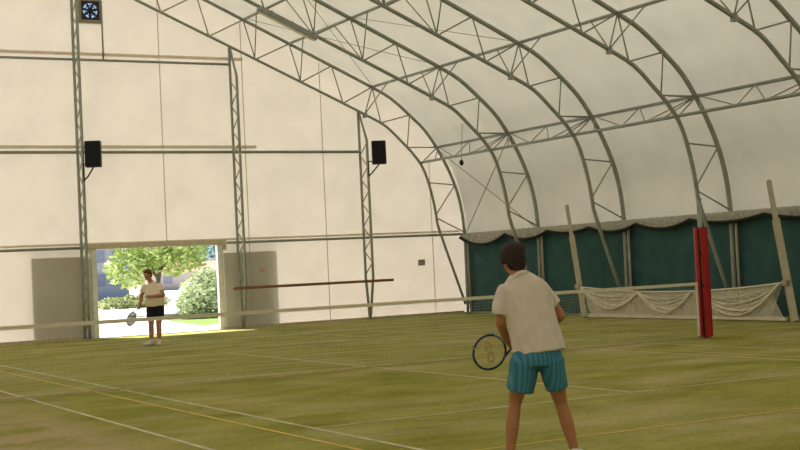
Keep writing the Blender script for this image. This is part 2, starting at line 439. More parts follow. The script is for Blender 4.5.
# bracing rods in the end bay of the right wall
for a, c, lab in (((11.3, 16.8, 5.1), (12.1, 12.8, 2.45), 'thin steel brace rod sloping down from end wall in the white part of right wall'),
                  ((11.3, 12.85, 5.1), (12.1, 16.75, 2.45), 'thin steel brace rod sloping down towards end wall in the white part of right wall'),
                  ((12.02, 16.7, 2.3), (12.02, 12.9, .12), 'thin steel brace rod over the green curtain sloping down from end wall'),
                  ((12.0, 12.9, 2.3), (12.0, 16.7, .12), 'thin steel brace rod over the green curtain sloping down towards end wall'),
                  ((4.95, 16.8, 8.95), (9.07, 12.8, 7.08), 'slender roof brace rod crossing the bay by the end wall, sloping towards viewer'),
                  ((9.07, 16.8, 7.08), (4.95, 12.8, 8.95), 'slender roof brace rod crossing the bay by the end wall, rising towards viewer'),
                  ((6.37, 12.8, 8.3), (9.07, 8.9, 7.08), 'slender roof brace rod in the second bay from the end wall')):
    b = bm_new(); tube(b, [a, c], .008 if a[2] < 2.4 else .013 if a[2] < 6 else .008, 6)
    tag(build('brace_rod', b, 'signframe' if a[2] > 2.4 else 'tyre', smooth=True), lab, 'rod', 'bracing rods of the end bays')

# lattice posts against the end wall
def lattice_post(x, ztop, lab, tip_top, taper=True):
    t = thing('lattice_post', (x, YG-.3, 0), lab, 'post', 'lattice posts on the end wall')
    yb, yf = YG-.09, YG-.57
    zt0 = ztop-.9 if tip_top else ztop
    b = bm_new(); tube(b, [(x, YG-.24 if taper else yb, .02), (x, yb, 1.25), (x, yb, ztop)], .042); build('rear_chord', b, 'steel', t, smooth=True)
    pts = [(x, YG-.28 if taper else yf, .02), (x, yf, 1.25), (x, yf, zt0)] + ([(x, yb-.04, ztop)] if tip_top else [])
    b = bm_new(); tube(b, pts, .042); build('front_chord', b, 'steel', t, smooth=True)
    z, k = (1.35 if taper else .15), 0
    while z < zt0-.3:
        a, c = (yb, yf) if k % 2 == 0 else (yf, yb)
        rod('web_bar', (x, a, z), (x, c, z+.36), .018, 'steel_web', t, 6); z += .36; k += 1
    b = bm_new(); box(b, x-.09, x+.09, YG-.36 if taper else yf-.06, YG-.16 if taper else yb+.04, 0, .025); build('base_plate', b, 'steel', t)
lattice_post(-.02, 10.05, 'tall lattice post at the left edge of the doorway, fan beside its top', False, False)
lattice_post(4.50, 8.1, 'lattice post in the middle of the end wall, right of the doorway', True)
lattice_post(8.58, 6.28, 'shortest lattice post, nearest the right corner, carrying a speaker', True)
for z, x1, lab in ((7.60, 4.5, 'highest grey steel rail across the end wall'), (5.07, 8.58, 'middle grey steel rail across the end wall, at speaker height'), (2.47, 12.1, 'lowest grey steel rail across the end wall, just above the doorway')):
    t = thing('wall_rail', (0, YG-.09, z), lab, 'rail')
    b = bm_new()
    if z < 3:
        tube(b, [(-9, YG-.08, z), (DX0-.25, YG-.08, z)], .038); tube(b, [(DX1+.28, YG-.08, z), (x1, YG-.08, z)], .038)
    else: tube(b, [(-11+z*.9, YG-.08, z), (x1, YG-.08, z)], .044 if z < 6 else .036)
    build('rail_tube', b, 'steel', t, smooth=True)

# speakers
for x, z, px, lab in ((.21, 4.60, -.02, 'black loudspeaker on the post beside the doorway'), (8.86, 4.63, 8.58, 'black loudspeaker on the shortest post near the right corner')):
    t = thing('loudspeaker', (x, YG-.78, z), lab, 'speaker', 'loudspeakers on the end wall')
    rz = Matrix.Rotation(math.radians(-24), 3, 'Z'); o = (x, YG-.78, z)
    b = bm_new(); box(b, -.21, .21, -.14, .12, 0, .70, rz, o); build('cabinet', b, 'black', t, bevel=.015)
    b = bm_new(); box(b, -.18, .18, -.155, -.138, .03, .65, rz, o); build('grille', b, 'grille', t)
    b = bm_new(); tube(b, [(px, YG-.615, z-.33), (px+.1, YG-.62, z-.25), (x, YG-.76, z)], .022); tube(b, [(px, YG-.615, z-.36), (px, YG-.615, z+.1)], .018); tube(b, [(px, YG-.615, z+.1), (x, YG-.66, z+.1)], .018)
    build('bracket', b, 'black', t, smooth=True)
# ventilation fan near the top
t = thing('ventilation_fan', ((FX0+FX1)/2, YG, FZ0), 'square ventilation fan with daylight between its blades, high on the end wall', 'fan')
cx, cz = (FX0+FX1)/2, (FZ0+FZ1)/2
b = bm_new()
for (x0, x1, z0, z1) in ((FX0-.06, FX0+.01, FZ0-.07, FZ1+.05), (FX1-.01, FX1+.06, FZ0-.07, FZ1+.05), (FX0+.01, FX1-.01, FZ0-.07, FZ0+.01), (FX0+.01, FX1-.01, FZ1-.01, FZ1+.05)):
    box(b, x0, x1, YG-.06, YG+.02, z0, z1)
build('surround', b, 'fantrim', t)
b = bm_new(); n = 32
for k in range(n):
    a0, a1 = 2*PI*k/n, 2*PI*(k+1)/n
    def sq(a, h=.255):
        c, s = math.cos(a), math.sin(a); m = max(abs(c), abs(s)); return h*c/m, h*s/m
    R_ = .205
    for y0, y1 in ((YG-.05, YG-.01),):
        p = [(cx+R_*math.cos(a0), cz+R_*math.sin(a0)), (cx+R_*math.cos(a1), cz+R_*math.sin(a1)), (cx+sq(a1)[0], cz+sq(a1)[1]), (cx+sq(a0)[0], cz+sq(a0)[1])]
        f = [b.verts.new((q[0], y0, q[1])) for q in p]; g = [b.verts.new((q[0], y1, q[1])) for q in p]
        b.faces.new(f); b.faces.new(g[::-1])
        for i in range(4): b.faces.new((f[i], g[i], g[(i+1) % 4], f[(i+1) % 4]))
build('housing', b, 'fanframe', t)
b = bm_new(); tube(b, [(cx, YG-.05, cz), (cx, YG-.01, cz)], .08, 16); build('hub', b, 'fanframe', t)
for k in range(7):
    a = 2*PI*k/7 + .2
    b = bm_new(); rot = Matrix.Rotation(-a, 3, 'Y') @ Matrix.Rotation(.5, 3, 'X')
    box(b, .05, .20, -.004, .004, -.036, .036, rot, (cx, YG-.03, cz)); build('blade', b, 'fanframe', t)
b = bm_new(); tube(b, [(cx+.14*math.cos(2*PI*k/24), YG-.058, cz+.14*math.sin(2*PI*k/24)) for k in range(24)], .012, closed=True); tube(b, [(cx-.21, YG-.06, cz), (cx+.21, YG-.06, cz)], .008); tube(b, [(cx, YG-.06, cz-.21), (cx, YG-.06, cz+.21)], .008)
build('guard', b, 'fanframe', t)
b = bm_new(); tube(b, [(.80, YG-.09, FZ1), (.80, YG-.09, 7.6)], .026)
tag(build('conduit_pipe', b, 'steel', smooth=True), 'short grey pipe from the fan down to the highest rail', 'pipe')
# strip light on the second truss
t = thing('strip_light', (4.45, 12.7, 7.9), 'long grey strip light fixed under the inner tube of an arched truss', 'light fixture')
dx = V((1.62, 0, -1.62*.443)); d = dx.normalized(); c0 = V((3.66, 12.68, zi(3.66)-.11))
mrot = Matrix((d, V((0, 1, 0)), d.cross(V((0, 1, 0))))).transposed()
b = bm_new(); box(b, 0, dx.length, -.09, .09, -.06, .06, mrot, c0); build('housing', b, 'light', t, bevel=.01)
for f in (.2, .55, .9):
    b = bm_new(); box(b, dx.length*f-.025, dx.length*f+.025, -.095, .095, -.065, .10, mrot, c0); build('clamp', b, 'steel', t)
b = bm_new(); box(b, .05, dx.length-.05, -.07, .07, -.075, -.06, mrot, c0); build('diffuser', b, 'whitebar', t)
# notices and wooden rail
for x, z, w, h, m, lab in ((10.58, 1.64, .24, .18, 'sign', 'small grey notice on the end wall near the right corner'), (5.26, 1.64, .17, .12, 'signred', 'small pinkish notice beside the middle post, right of the doorway')):
    t = thing('wall_notice', (x, YG-.02, z), lab, 'sign')
    b = bm_new(); box(b, x-w/2, x+w/2, YG-.03, YG-.02, z-h/2, z+h/2); build('board', b, 'signframe' if m == 'sign' else m, t)
    b = bm_new(); box(b, x-w/2+.02, x+w/2-.02, YG-.034, YG-.03, z-h/2+.02, z+h/2-.02); build('sheet', b, m, t)
b = bm_new(); box(b, 4.10, 9.26, YG-.61, YG-.574, 1.12, 1.20)
tag(build('wooden_rail', b, 'wood', bevel=.006), 'long brown timber rail fixed across the two right posts of end wall', 'rail')

# ------------------------------------------------------------------ right wall: green curtain with scalloped valance
t = thing('windbreak_curtain', (12.1, 6, 0), 'dark green curtain with scalloped pale valance along the lower right wall', 'curtain')
b = bm_new(); prev = None; ys_ = [16.9 - k*.18 for k in range(int(22/.18))]
for i, y in enumerate(ys_):
    x = 12.21 + .018*math.sin(y*5.3) + .012*math.sin(y*13+1)
    cur = (b.verts.new((x, y, .03)), b.verts.new((x-.006*math.sin(y*9), y, 1.2)), b.verts.new((x, y, 2.42)))
    if prev:
        for k in (0, 1): b.faces.new((prev[k], cur[k], cur[k+1], prev[k+1]))
    prev = cur
build('curtain_panel', b, 'green', t, smooth=True)
peaks = [16.85, 14.3, 12.13, 10.17, 8.18, 6.15, 3.62, .9, -1.6, -4.0]
sags = [.26, .19, .10, .16, .17, .12, .14, .15, .15]
hem = []
for (a, c), s in zip(zip(peaks, peaks[1:]), sags):
    for k in range(10): f = k/10; hem.append((a+(c-a)*f, 2.37 - s*4*f*(1-f)))
b = bm_new(); prev = None
for i, (y, z) in enumerate(hem):
    x = 11.99 + .02*math.sin(i*1.7)
    cur = (b.verts.new((x, y, z)), b.verts.new((x-.03-.02*math.sin(i*2.3), y, (z+2.48)/2)), b.verts.new((12.05, y, 2.49)))
    if prev:
        for k in (0, 1): b.faces.new((prev[k], cur[k], cur[k+1], prev[k+1]))
    prev = cur
build('valance', b, 'flap', t, smooth=True)
b = bm_new(); tube(b, [(11.955, y, z-.01) for y, z in hem], .042, 8); build('hem_rope', b, 'hem', t, smooth=True)

# ------------------------------------------------------------------ tennis net
NX = 6.76
t = thing('tennis_net', (0, 0, 0), 'long tennis net with white top tape stretched across the court', 'net')
def ntop(x): return 1.03
xs = [-NX + .03 + k*(2*NX-.06)/60 for k in range(61)]
b = bm_new(); prev = None
for x in xs:
    z = ntop(x); cur = [b.verts.new((x, y, zz)) for y, zz in ((-.012, z-.055), (-.012, z), (.012, z), (.012, z-.055))]
    if prev:
        for k in range(4): b.faces.new((prev[k], cur[k], cur[(k+1) % 4], prev[(k+1) % 4]))
    prev = cur
build('top_tape', b, 'whitebar', t)
b = bm_new()
def quadcord(b, p, q, r):
    p, q = V(p), V(q); u, w = frame_of(q-p)
    A = [b.verts.new(p+u*r*c+w*r*s) for c, s in ((1, 0), (-.5, .87), (-.5, -.87))]; B = [b.verts.new(q+u*r*c+w*r*s) for c, s in ((1, 0), (-.5, .87), (-.5, -.87))]
    for k in range(3): b.faces.new((A[k], A[(k+1) % 3], B[(k+1) % 3], B[k]))
k = 0; x = -NX+.03
while x < NX-.02:
    quadcord(b, (x, 0, .03), (x, 0, ntop(x)-.05), .0010); x += .048
for j in range(20):
    z = .05+j*.048
    for a, c in zip(xs[::4], xs[4::4]): quadcord(b, (a, 0, z), (c, 0, z), .0010)
build('mesh', b, 'netcord', t)
b = bm_new(); tube(b, [(-NX+.03, 0, .03), (NX-.03, 0, .03)], .007); build('bottom_cord', b, 'kerb', t, smooth=True)
b = bm_new(); box(b, NX-.10, NX-.06, -.015, .015, .05, ntop(NX)); build('side_tape', b, 'whitebar', t)
# red padded post
for sx, lab in ((1, 'tall grey net post wrapped in red padding, right end of net'),):
    px = sx*(NX+.10)
    t = thing('padded_net_post', (px, 0, 0), lab, 'post')
    b = bm_new(); tube(b, [(px-.02, 0, 0), (px-.02, 0, 2.55)], .045, 14); build('pole', b, 'steel', t, smooth=True)
    b = bm_new(); tube(b, [(px-.02, 0, 2.55), (px-.02, 0, 2.58)], .05, 14); build('pole_cap', b, 'steel', t, smooth=True)
    # C-shaped pad, open towards the viewer's left, edges rolled
    b = bm_new(); ring = []
    vx, vy = V((.88, -.48, 0)), V((-.48, -.88, 0))
    def cpad(bm, a0, a1, ro, ri, z0, z1, n=14):
        L = []
        for i in range(n+1):
            a = a0+(a1-a0)*i/n
            dirv = vx*math.cos(a)+vy*math.sin(a); o = V((px-.02, 0, 0)); sup = 1/max(abs(math.cos(a)), abs(math.sin(a)))**.55
            L.append([bm.verts.new(o+dirv*r*sup+V((0, 0, z))) for r, z in ((ri, z0), (ro, z0), (ro, z1), (ri, z1))])
        for p, q in zip(L, L[1:]):
            for k in range(4): bm.faces.new((p[k], p[(k+1) % 4], q[(k+1) % 4], q[k]))
        bm.faces.new(L[0]); bm.faces.new(L[-1][::-1])
    cpad(b, math.radians(-235), math.radians(106), .125, .055, .03, 2.04)
    build('pad', b, 'red', t, smooth=False, bevel=.006)
    b = bm_new(); o_ = V((px-.02, 0, 0))
    tube(b, smooth_path([o_+vx*-.13+V((0, 0, 1.04)), o_+vx*-.15+vy*.05+V((0, 0, .8)), o_+vx*-.14+vy*.06+V((0, 0, .5)), o_+vx*-.17+vy*.06+V((0, 0, .25)), o_+vx*-.12+vy*.08+V((0, 0, .02))], 5), .014, 6)
    build('rope', b, 'cream', t, smooth=True)
    b = bm_new()
    for z in (.35, .95, 1.55): box(b, -.02, .02, -.01, .01, 0, .05, None, o_+vx*-.05+vy*.13+V((0, 0, z)))
    build('strap', b, 'black', t)

# ------------------------------------------------------------------ leaning poles and the spare net at the right wall
poles = [((11.02, 9.30, 0), (11.5, 10.5, 3.0), 'cream pole leaning against the green curtain behind the near player'),
         ((11.05, 1.95, 0), (11.5, 2.95, 3.08), 'cream pole leaning against the green curtain at the right edge of view')]
for a, c, lab in poles:
    t = thing('leaning_pole', a, lab, 'pole', 'cream poles leaning on the right wall')
    a, c = V(a), V(c); u, w = frame_of(c-a, (0, 1, 0))
    b = bm_new(); loft(b, [(a, .115, .07), (a.lerp(c, .72), .115, .07)], 4, (0, 1, .3)); build('lower_section', b, 'cream', t, bevel=.01)
    b = bm_new(); loft(b, [(a.lerp(c, .70), .08, .05), (c, .08, .05)], 4, (0, 1, .3)); build('upper_section', b, 'cream', t, bevel=.008)
    b = bm_new(); p = a.lerp(c, .27); box(b, -.06, .06, -.09, .09, -.06, .06, None, p+V((-.05, 0, 0))); build('clamp', b, 'cream', t, bevel=.015)
t = thing('spare_net', (11.1, 5.6, 0), 'white net gathered in swags on a cord between the leaning poles', 'net')
XN = 11.08
P0, P1 = V((XN, 9.5, .80)), V((XN, 2.3, .83))
def cordz(f): return P0.z+(P1.z-P0.z)*f - .16*4*f*(1-f)
b = bm_new(); tube(b, [(XN, P0.y+(P1.y-P0.y)*k/24, cordz(k/24)) for k in range(25)], .022, 8); build('top_cord', b, 'whitebar', t, smooth=True)
b = bm_new(); box(b, XN-.025, XN+.025, 2.2, 9.3, .02, .085); build('bottom_board', b, 'whitebar', t, bevel=.006)
hangs = [(0.01, .33, .40), (.33, .60, .42), (.63, .99, .52)]
b = bm_new(); rnd = random.Random(3)
for f0, f1, sag in hangs:
    for strand in range(14):
        off = (strand/13)**.8; pts = []
        for k in range(17):
            g = k/16; f = f0+(f1-f0)*g
            z = cordz(f) - sag*(.34+1.05*off)*4*g*(1-g)*(.9+.1*math.sin(strand*2+g*5)) - .02
            pts.append((XN-.02-.03*math.sin(strand*1.3+g*4), P0.y+(P1.y-P0.y)*f, max(.08, z)))
        tube(b, pts, .010+.012*(strand in (6, 7, 8, 9)), 5)
build('swag', b, 'netwhite', t, smooth=True)
b = bm_new()
nn = 190
for k in range(nn+1):
    f = k/nn; y = P0.y+(P1.y-P0.y)*f; z = cordz(f)
    for s in (-1, 1):
        y2 = y+s*.42
        if 2.3 < y2 < 9.5: quadcord(b, (XN+.02, y, z), (XN+.02, y2, .07), .0068)
build('mesh', b, 'netwhite', t)

# ------------------------------------------------------------------ people
def chain(bm, pts, radii, n=12, flat=1.0, ref=None):
    loft(bm, [(p, r, r*flat) for p, r in zip(pts, radii)], n, ref)
    ball(bm, pts[0], radii[0], radii[0]*.98, radii[0], None, 10); ball(bm, pts[-1], radii[-1], radii[-1]*.98, radii[-1], None, 10)
def hand(bm, wrist, d, palm_n, thumb_side, s=1.0, curl=1.2):
    """palm and five curled fingers; d = pointing direction, palm_n = palm normal (fingers curl to it)"""
    d = d.normalized(); pn = (palm_n - d*palm_n.dot(d)).normalized(); side = d.cross(pn)*thumb_side
    w = V(wrist)
    loft(bm, [(w, .026*s, .020*s), (w+d*.04*s, .037*s, .017*s), (w+d*.085*s, .040*s, .015*s)], 10, side)
    for i, (off, ln) in enumerate(((.030, .072), (.010, .080), (-.011, .074), (-.031, .058))):
        p = w + d*.075*s + side*off*s; dirv = d; pts = [p]
        for j in range(3):
            ang = curl*(j+.6)/3*1.25; dirv = d*math.cos(ang)+pn*math.sin(ang)
            p = p + dirv*ln*s*(.45, .32, .26)[j]; pts.append(p)
        tube(bm, pts, [.0095*s, .009*s, .0085*s, .0075*s], 8)
    p = w + d*.025*s + side*.026*s; q = p + (d*.6+side*.7+pn*.25).normalized()*.04*s; r_ = q + (d*.75+side*.1+pn*.65).normalized()*.034*s
    tube(bm, [p, q, r_], [.012*s, .0105*s, .0085*s], 8)
def head_shape(bm, c, fwd, right, upv, s=1.0):
    """skull, jaw, nose, ears, brow; c = middle of the head"""
    rot = Matrix((right, fwd, upv)).transposed()
    def P(x, y, z): return V(c) + rot @ (V((x, y, z))*s)
    ball(bm, P(0, -.012, .03), .077*s, .096*s, .088*s, rot, 18)
    loft(bm, [(P(0, .012, .03), .070*s, .078*s), (P(0, .022, -.03), .064*s, .070*s), (P(0, .034, -.075), .050*s, .052*s), (P(0, .044, -.108), .030*s, .030*s)], 16, rot @ V((1, 0, 0)))
    loft(bm, [(P(0, .088, .022), .008*s, .008*s), (P(0, .106, -.012), .013*s, .012*s), (P(0, .108, -.026), .017*s, .012*s), (P(0, .09, -.034), .012*s, .008*s)], 8, rot @ V((1, 0, 0)))
    for sx in (-1, 1):
        ball(bm, P(sx*.080, -.008, -.008), .010*s, .020*s, .032*s, rot, 10)
        ball(bm, P(sx*.030, .078, .026), .022*s, .012*s, .008*s, rot, 8)
    ball(bm, P(0, .090, -.058), .022*s, .010*s, .007*s, rot, 8)
    return P, rot

def foot(bm, a, d, s=1.0, lift=0):
    d = V((d.x, d.y, 0)).normalized()
    a = V((a.x, a.y, lift))
    loft(bm, [(a-d*.075*s+V((0, 0, .04)), .030*s, .030*s), (a-d*.045*s+V((0, 0, .048)), .036*s, .046*s), (a+d*.03*s+V((0, 0, .046)), .038*s, .044*s), (a+d*.10*s+V((0, 0, .036)), .044*s, .034*s),
              (a+d*.155*s+V((0, 0, .03)), .042*s, .028*s), (a+d*.19*s+V((0, 0, .026)), .026*s, .022*s)], 12, d.cross(V((0, 0, 1))))

def figure(name, origin, rv, dv, label, J, mats, rack=None):
    """J in metres: (lateral, depth, height) about the point between the feet"""
    t = thing(name, origin, label, 'person')
    O = V(origin)
    def W(p): return O + rv*p[0] + dv*p[1] + V((0, 0, 1))*p[2]
    j = {k: W(p) for k, p in J['pts'].items()}
    s = J.get('s', 1.0)
    b = bm_new()
    fwd = (rv*J['face'][0]+dv*J['face'][1]+V((0, 0, J['face'][2]))).normalized()
    right = fwd.cross(V((0, 0, 1))).normalized(); upv = right.cross(fwd)
    if 'tilt' in J: right = (Matrix.Rotation(J['tilt'], 3, fwd) @ right); upv = right.cross(fwd)
    HP, hrot = head_shape(b, j['head'], fwd, right, upv, J.get('hs', 1.0))
    chain(b, [j['neck0'], j['neck1']], [.062*s, .055*s], 14)
    tr = J['torso']       # rings: centre, half width, half depth
    loft(b, [(W(c), a*.93, d*.93) for c, a, d in tr], 18, rv)
    for sd in ('l', 'r'):
        fat = J.get('fat', 1.0)
        chain(b, [j['sh_'+sd], j['sh_'+sd].lerp(j['el_'+sd], .5), j['el_'+sd]], [.058*fat, .050*fat, .041*fat])
        chain(b, [j['el_'+sd], j['el_'+sd].lerp(j['wr_'+sd], .35), j['wr_'+sd]], [.041*fat, .041*fat, .028*fat])
        hd = j['hd_'+sd] - j['wr_'+sd]
        hand(b, j['wr_'+sd]-hd.normalized()*.01, hd, rv*J['palm_'+sd][0]+dv*J['palm_'+sd][1]+V((0, 0, J['palm_'+sd][2])), J['thumb_'+sd], 1.0*s, J.get('curl', 1.6))
        hp, kn, cf, an = j['hip_'+sd], j['kn_'+sd], j['cf_'+sd], j['an_'+sd]
        lr = J['leg']
        chain(b, [hp, hp.lerp(kn, .5), kn], [lr[0], lr[1], lr[2]], 14)
        chain(b, [kn, cf, an.lerp(cf, .35), an], [lr[2]*.98, lr[3], lr[4]*1.15, lr[4]], 14)
        foot(b, an, rv*J['toe_'+sd][0]+dv*J['toe_'+sd][1], .9*s)
    body = fuse('body', b, mats['skin'], t, .0062, 5)
    # eyes and mouth
    for sx in (-1, 1):
        b = bm_new(); ball(b, HP(sx*.030, .084, .010), .013, .008, .009, hrot, 10); e = build('eye', b, 'eye', t, smooth=True)
        b = bm_new(); ball(b, HP(sx*.030, .090, .010), .006, .004, .006, hrot, 8); build('iris', b, 'iris', e, smooth=True)
    b = bm_new(); ball(b, HP(0, .096, -.058), .022, .006, .006, hrot, 10); build('mouth', b, 'lip', t, smooth=True)
    # hair
    b = bm_new(); J['hair'](b, HP, hrot)
    fuse('hair', b, mats['hair'], t, .008, 3)
    # shirt: torso plus sleeves
    b = bm_new()
    loft(b, [(W(c), a, d) for c, a, d in J['shirt']], 24, rv)
    for sd in ('l', 'r'):
        a, c = j['sh_'+sd], j['el_'+sd]; f = J['sleeve_right'] if sd == 'r' and 'sleeve_right' in J else J['sleeve']; sr = J['sleeve_r']
        ball(b, a, sr[0], sr[0], sr[0], None, 12)
        loft(b, [(a, sr[0], sr[0]), (a.lerp(c, f*.55), sr[1], sr[1]*.95), (a.lerp(c, f), sr[2], sr[2]*.9)], 14)
    loft(b, [(j['neck0'].lerp(j['neck1'], -.35), .11, .10), (j['neck0'].lerp(j['neck1'], .28), .074, .070)], 14, rv)
    so = fuse('t_shirt', b, mats['shirt'], t, .009, 9)
    me = so.data
    for v in me.vertices:       # cloth folds hanging from the shoulders
        p = v.co - O; q = V((p.dot(rv)*9 + p.z*2.5, p.dot(dv)*4, p.z*2.4))
        a = J['fold']*(noise.noise(q*1.0) + .5*noise.noise(q*2.1))
        n = v.normal.copy(); v.co += n*a
    # shorts
    b = bm_new()
    loft(b, [(W(c), a, d) for c, a, d in J['shorts']], 22, rv)
    for sd in ('l', 'r'):
        rings = [(W(c), a, d) for c, a, d in J['short_'+sd]]
        loft(b, rings, 18, rv)
    sh = fuse('shorts', b, mats['shorts'], t, .009, 4)
    for v in sh.data.vertices:
        p = v.co - O; a = .006*noise.noise(V((p.dot(rv)*14, p.dot(dv)*9, p.z*5))); v.co += v.normal.copy()*a
    for sd in ('l', 'r'):
        an, cf = j['an_'+sd], j['cf_'+sd]
        b = bm_new(); lr = J['leg'][4]
        g = an + V((0, 0, -.02)); top = an.lerp(cf, J['sock'])
        loft(b, [(g, lr*1.12, lr*1.15), (an.lerp(cf, J['sock']*.5), lr*1.16, lr*1.18), (top, lr*1.22+.004, lr*1.22+.004)], 14); build('sock', b, mats['sock'], t, smooth=True)
        d = rv*J['toe_'+sd][0]+dv*J['toe_'+sd][1]
        b = bm_new(); foot(b, V((an.x, an.y, 0)), d, 1.08*s, .016); shoe = build('shoe', b, 'shoe', t, smooth=True)
        d = V((d.x, d.y, 0)).normalized(); c = V((an.x, an.y, .012)); sd_ = d.cross(V((0, 0, 1)))
        b = bm_new(); loft(b, [(c-d*.088, .028, .012), (c-d*.05, .04, .012), (c+d*.1, .05, .012), (c+d*.17, .044, .012), (c+d*.205, .022, .012)], 10, sd_); build('sole', b, 'sole', shoe, smooth=True)
    return t, W, j

def racket(name, label, hc, axis, normal, frame_m, accent=None, stencil=False, string_m='string', sr=.0017):
    """hc = head centre, axis points from head to handle"""
    ax = axis.normalized(); nm = (normal - ax*normal.dot(ax)).normalized(); sd = ax.cross(nm)
    t = thing(name, hc + ax*.45, label, 'racket')
    A, B = .17, .135
    E = lambda a, r=0: hc + ax*(math.cos(a)*(A+r)) + sd*(math.sin(a)*(B+r))
    b = bm_new(); tube(b, [E(2*PI*k/40) for k in range(40)], .0095, 8, closed=True); build('frame', b, frame_m, t, smooth=True)
    if accent:
        b = bm_new(); tube(b, [E(-.15-.9*k/10, .002) for k in range(11)], .0108, 8); build('frame_accent', b, accent, t, smooth=True)
    b = bm_new()
    for s in (-1, 1): tube(b, [E(s*.62), hc+ax*.225+sd*s*.035, hc+ax*.29+sd*s*.009], .0095, 8)
    build('throat', b, frame_m, t, smooth=True)
    b = bm_new(); tube(b, [hc+ax*.285, hc+ax*.49], .014, 8); build('shaft', b, frame_m, t, smooth=True)
    b = bm_new(); tube(b, [hc+ax*.36, hc+ax*.50, hc+ax*.51], [.0165, .0165, .019], 8); build('grip', b, 'grip', t, smooth=True)
    b = bm_new()
    for k in range(-7, 8):
        u = k/8*B; h = A*math.sqrt(1-(u/B)**2); quadcord(b, hc+sd*u-ax*h, hc+sd*u+ax*h, sr)
    for k in range(-9, 10):
        u = k/10*A; h = B*math.sqrt(1-(u/A)**2); quadcord(b, hc+ax*u-sd*h, hc+ax*u+sd*h, sr)
    so = build('strings', b, string_m, t)
    if stencil:
        b = bm_new(); L1, L2 = V((0, 0, 1)), rv
        for (ox, oz, rx, rz) in ((-.020, .048, .046, .044), (.012, -.042, .052, .048)):
            n = 20
            for k in range(n):
                if oz > 0 and k in (15, 16, 17): continue
                ps = []
                for a, f in ((2*PI*k/n, 1), (2*PI*(k+1)/n, 1), (2*PI*(k+1)/n, .45), (2*PI*k/n, .45)):
                    q = L2*(ox+rx*f*math.cos(a)) + L1*(oz+rz*f*math.sin(a)); q = q - nm*q.dot(nm)
                    ps.append(hc + q)
                f4 = [b.verts.new(p+nm*.0015) for p in ps]; g4 = [b.verts.new(p-nm*.0015) for p in ps]
                b.faces.new(f4); b.faces.new(g4[::-1])
                for i in range(4): b.faces.new((f4[i], g4[i], g4[(i+1) % 4], f4[(i+1) % 4]))
        build('stencil', b, 'stencil', so)
    return t

rv = V((.8755, -.4833, 0)).normalized(); dv = V((.4833, .8755, 0)).normalized()
# --- near player, seen from behind
def hair_near(b, P, rot):
    ball(b, P(0, -.024, .040), .098, .110, .098, rot, 18)
    loft(b, [(P(0, -.05, .03), .096, .070), (P(0, -.062, -.03), .092, .062), (P(0, -.066, -.075), .080, .046), (P(0, -.062, -.105), .060, .032)], 16, rot @ V((1, 0, 0)))
    for sx in (-1, 1): ball(b, P(sx*.080, .004, .006), .018, .042, .058, rot, 10)
    ball(b, P(.01, .058, .085), .062, .040, .030, rot, 10)
    r = random.Random(4)
    for k in range(26):
        a = r.uniform(0, 2*PI); ball(b, P(math.cos(a)*.082, -.03+math.sin(a)*.085, r.uniform(-.02, .1)), .018, .018, .02, rot, 8)
NEAR = dict(
    pts=dict(head=(-.150, .14, 1.632), neck0=(-.105, .09, 1.45), neck1=(-.132, .12, 1.545),
             sh_l=(-.232, .05, 1.335), sh_r=(.072, .14, 1.345),
             el_l=(-.278, .04, 1.115), wr_l=(-.215, .20, .96), hd_l=(-.165, .27, .93),
             el_r=(.240, .20, 1.135), wr_r=(.085, .42, 1.00), hd_r=(.02, .46, .975),
             hip_l=(-.075, .0, .80), hip_r=(.125, .0, .80), kn_l=(-.150, .075, .475), kn_r=(.205, .075, .465),
             cf_l=(-.185, .03, .30), cf_r=(.245, .03, .29), an_l=(-.215, .0, .085), an_r=(.292, .0, .085)),
    face=(-.42, .86, -.12), tilt=.02,
    torso=[((.03, .0, .80), .160, .105), ((.02, .03, .95), .150, .095), ((-.01, .06, 1.08), .158, .10), ((-.05, .09, 1.24), .178, .108), ((-.08, .09, 1.37), .165, .095), ((-.095, .09, 1.44), .09, .07)],
    shirt=[((.032, .005, .868), .214, .150), ((.024, .015, .93), .212, .145), ((-.005, .04, 1.06), .204, .140), ((-.045, .07, 1.21), .210, .140), ((-.075, .085, 1.33), .205, .128), ((-.083, .088, 1.39), .178, .108), ((-.095, .09, 1.435), .125, .090), ((-.103, .095, 1.475), .078, .072)],
    sleeve=.76, sleeve_right=.62, sleeve_r=(.074, .084, .082), fold=.013,
    shorts=[((.03, .0, .905), .180, .125), ((.03, .0, .84), .205, .145), ((.03, .0, .775), .200, .14)],
    short_l=[((-.065, .0, .82), .118, .13), ((-.085, .01, .70), .118, .122), ((-.112, .03, .585), .112, .115)],
    short_r=[((.135, .0, .82), .108, .13), ((.155, .01, .70), .100, .122), ((.180, .03, .588), .090, .112)],
    leg=(.092, .076, .052, .055, .035), sock=.10, toe_l=(-.25, .9), toe_r=(.35, .85),
    palm_l=(.3, .2, -.9), thumb_l=-1, palm_r=(-.3, -.5, -.8), thumb_r=1, hair=hair_near)
def lift(c): return (c[0], c[1], c[2] if c[2] < .9 else .9 + (c[2]-.9)*1.065)
for k in NEAR['pts']:
    if k not in ('head', 'neck1'): NEAR['pts'][k] = lift(NEAR['pts'][k])
for k in ('torso', 'shirt'): NEAR[k] = [(lift(c), a, d) for c, a, d in NEAR[k]]
for k, dx in (('shorts', -.025), ('short_l', -.035), ('short_r', -.02)): NEAR[k] = [((c[0]+dx, c[1], c[2]), a, d) for c, a, d in NEAR[k]]
for sd, dx in (('l', -.04), ('r', -.015)):
    for k in ('hip_', 'kn_', 'cf_', 'an_'): c = NEAR['pts'][k+sd]; NEAR['pts'][k+sd] = (c[0]+dx, c[1], c[2])
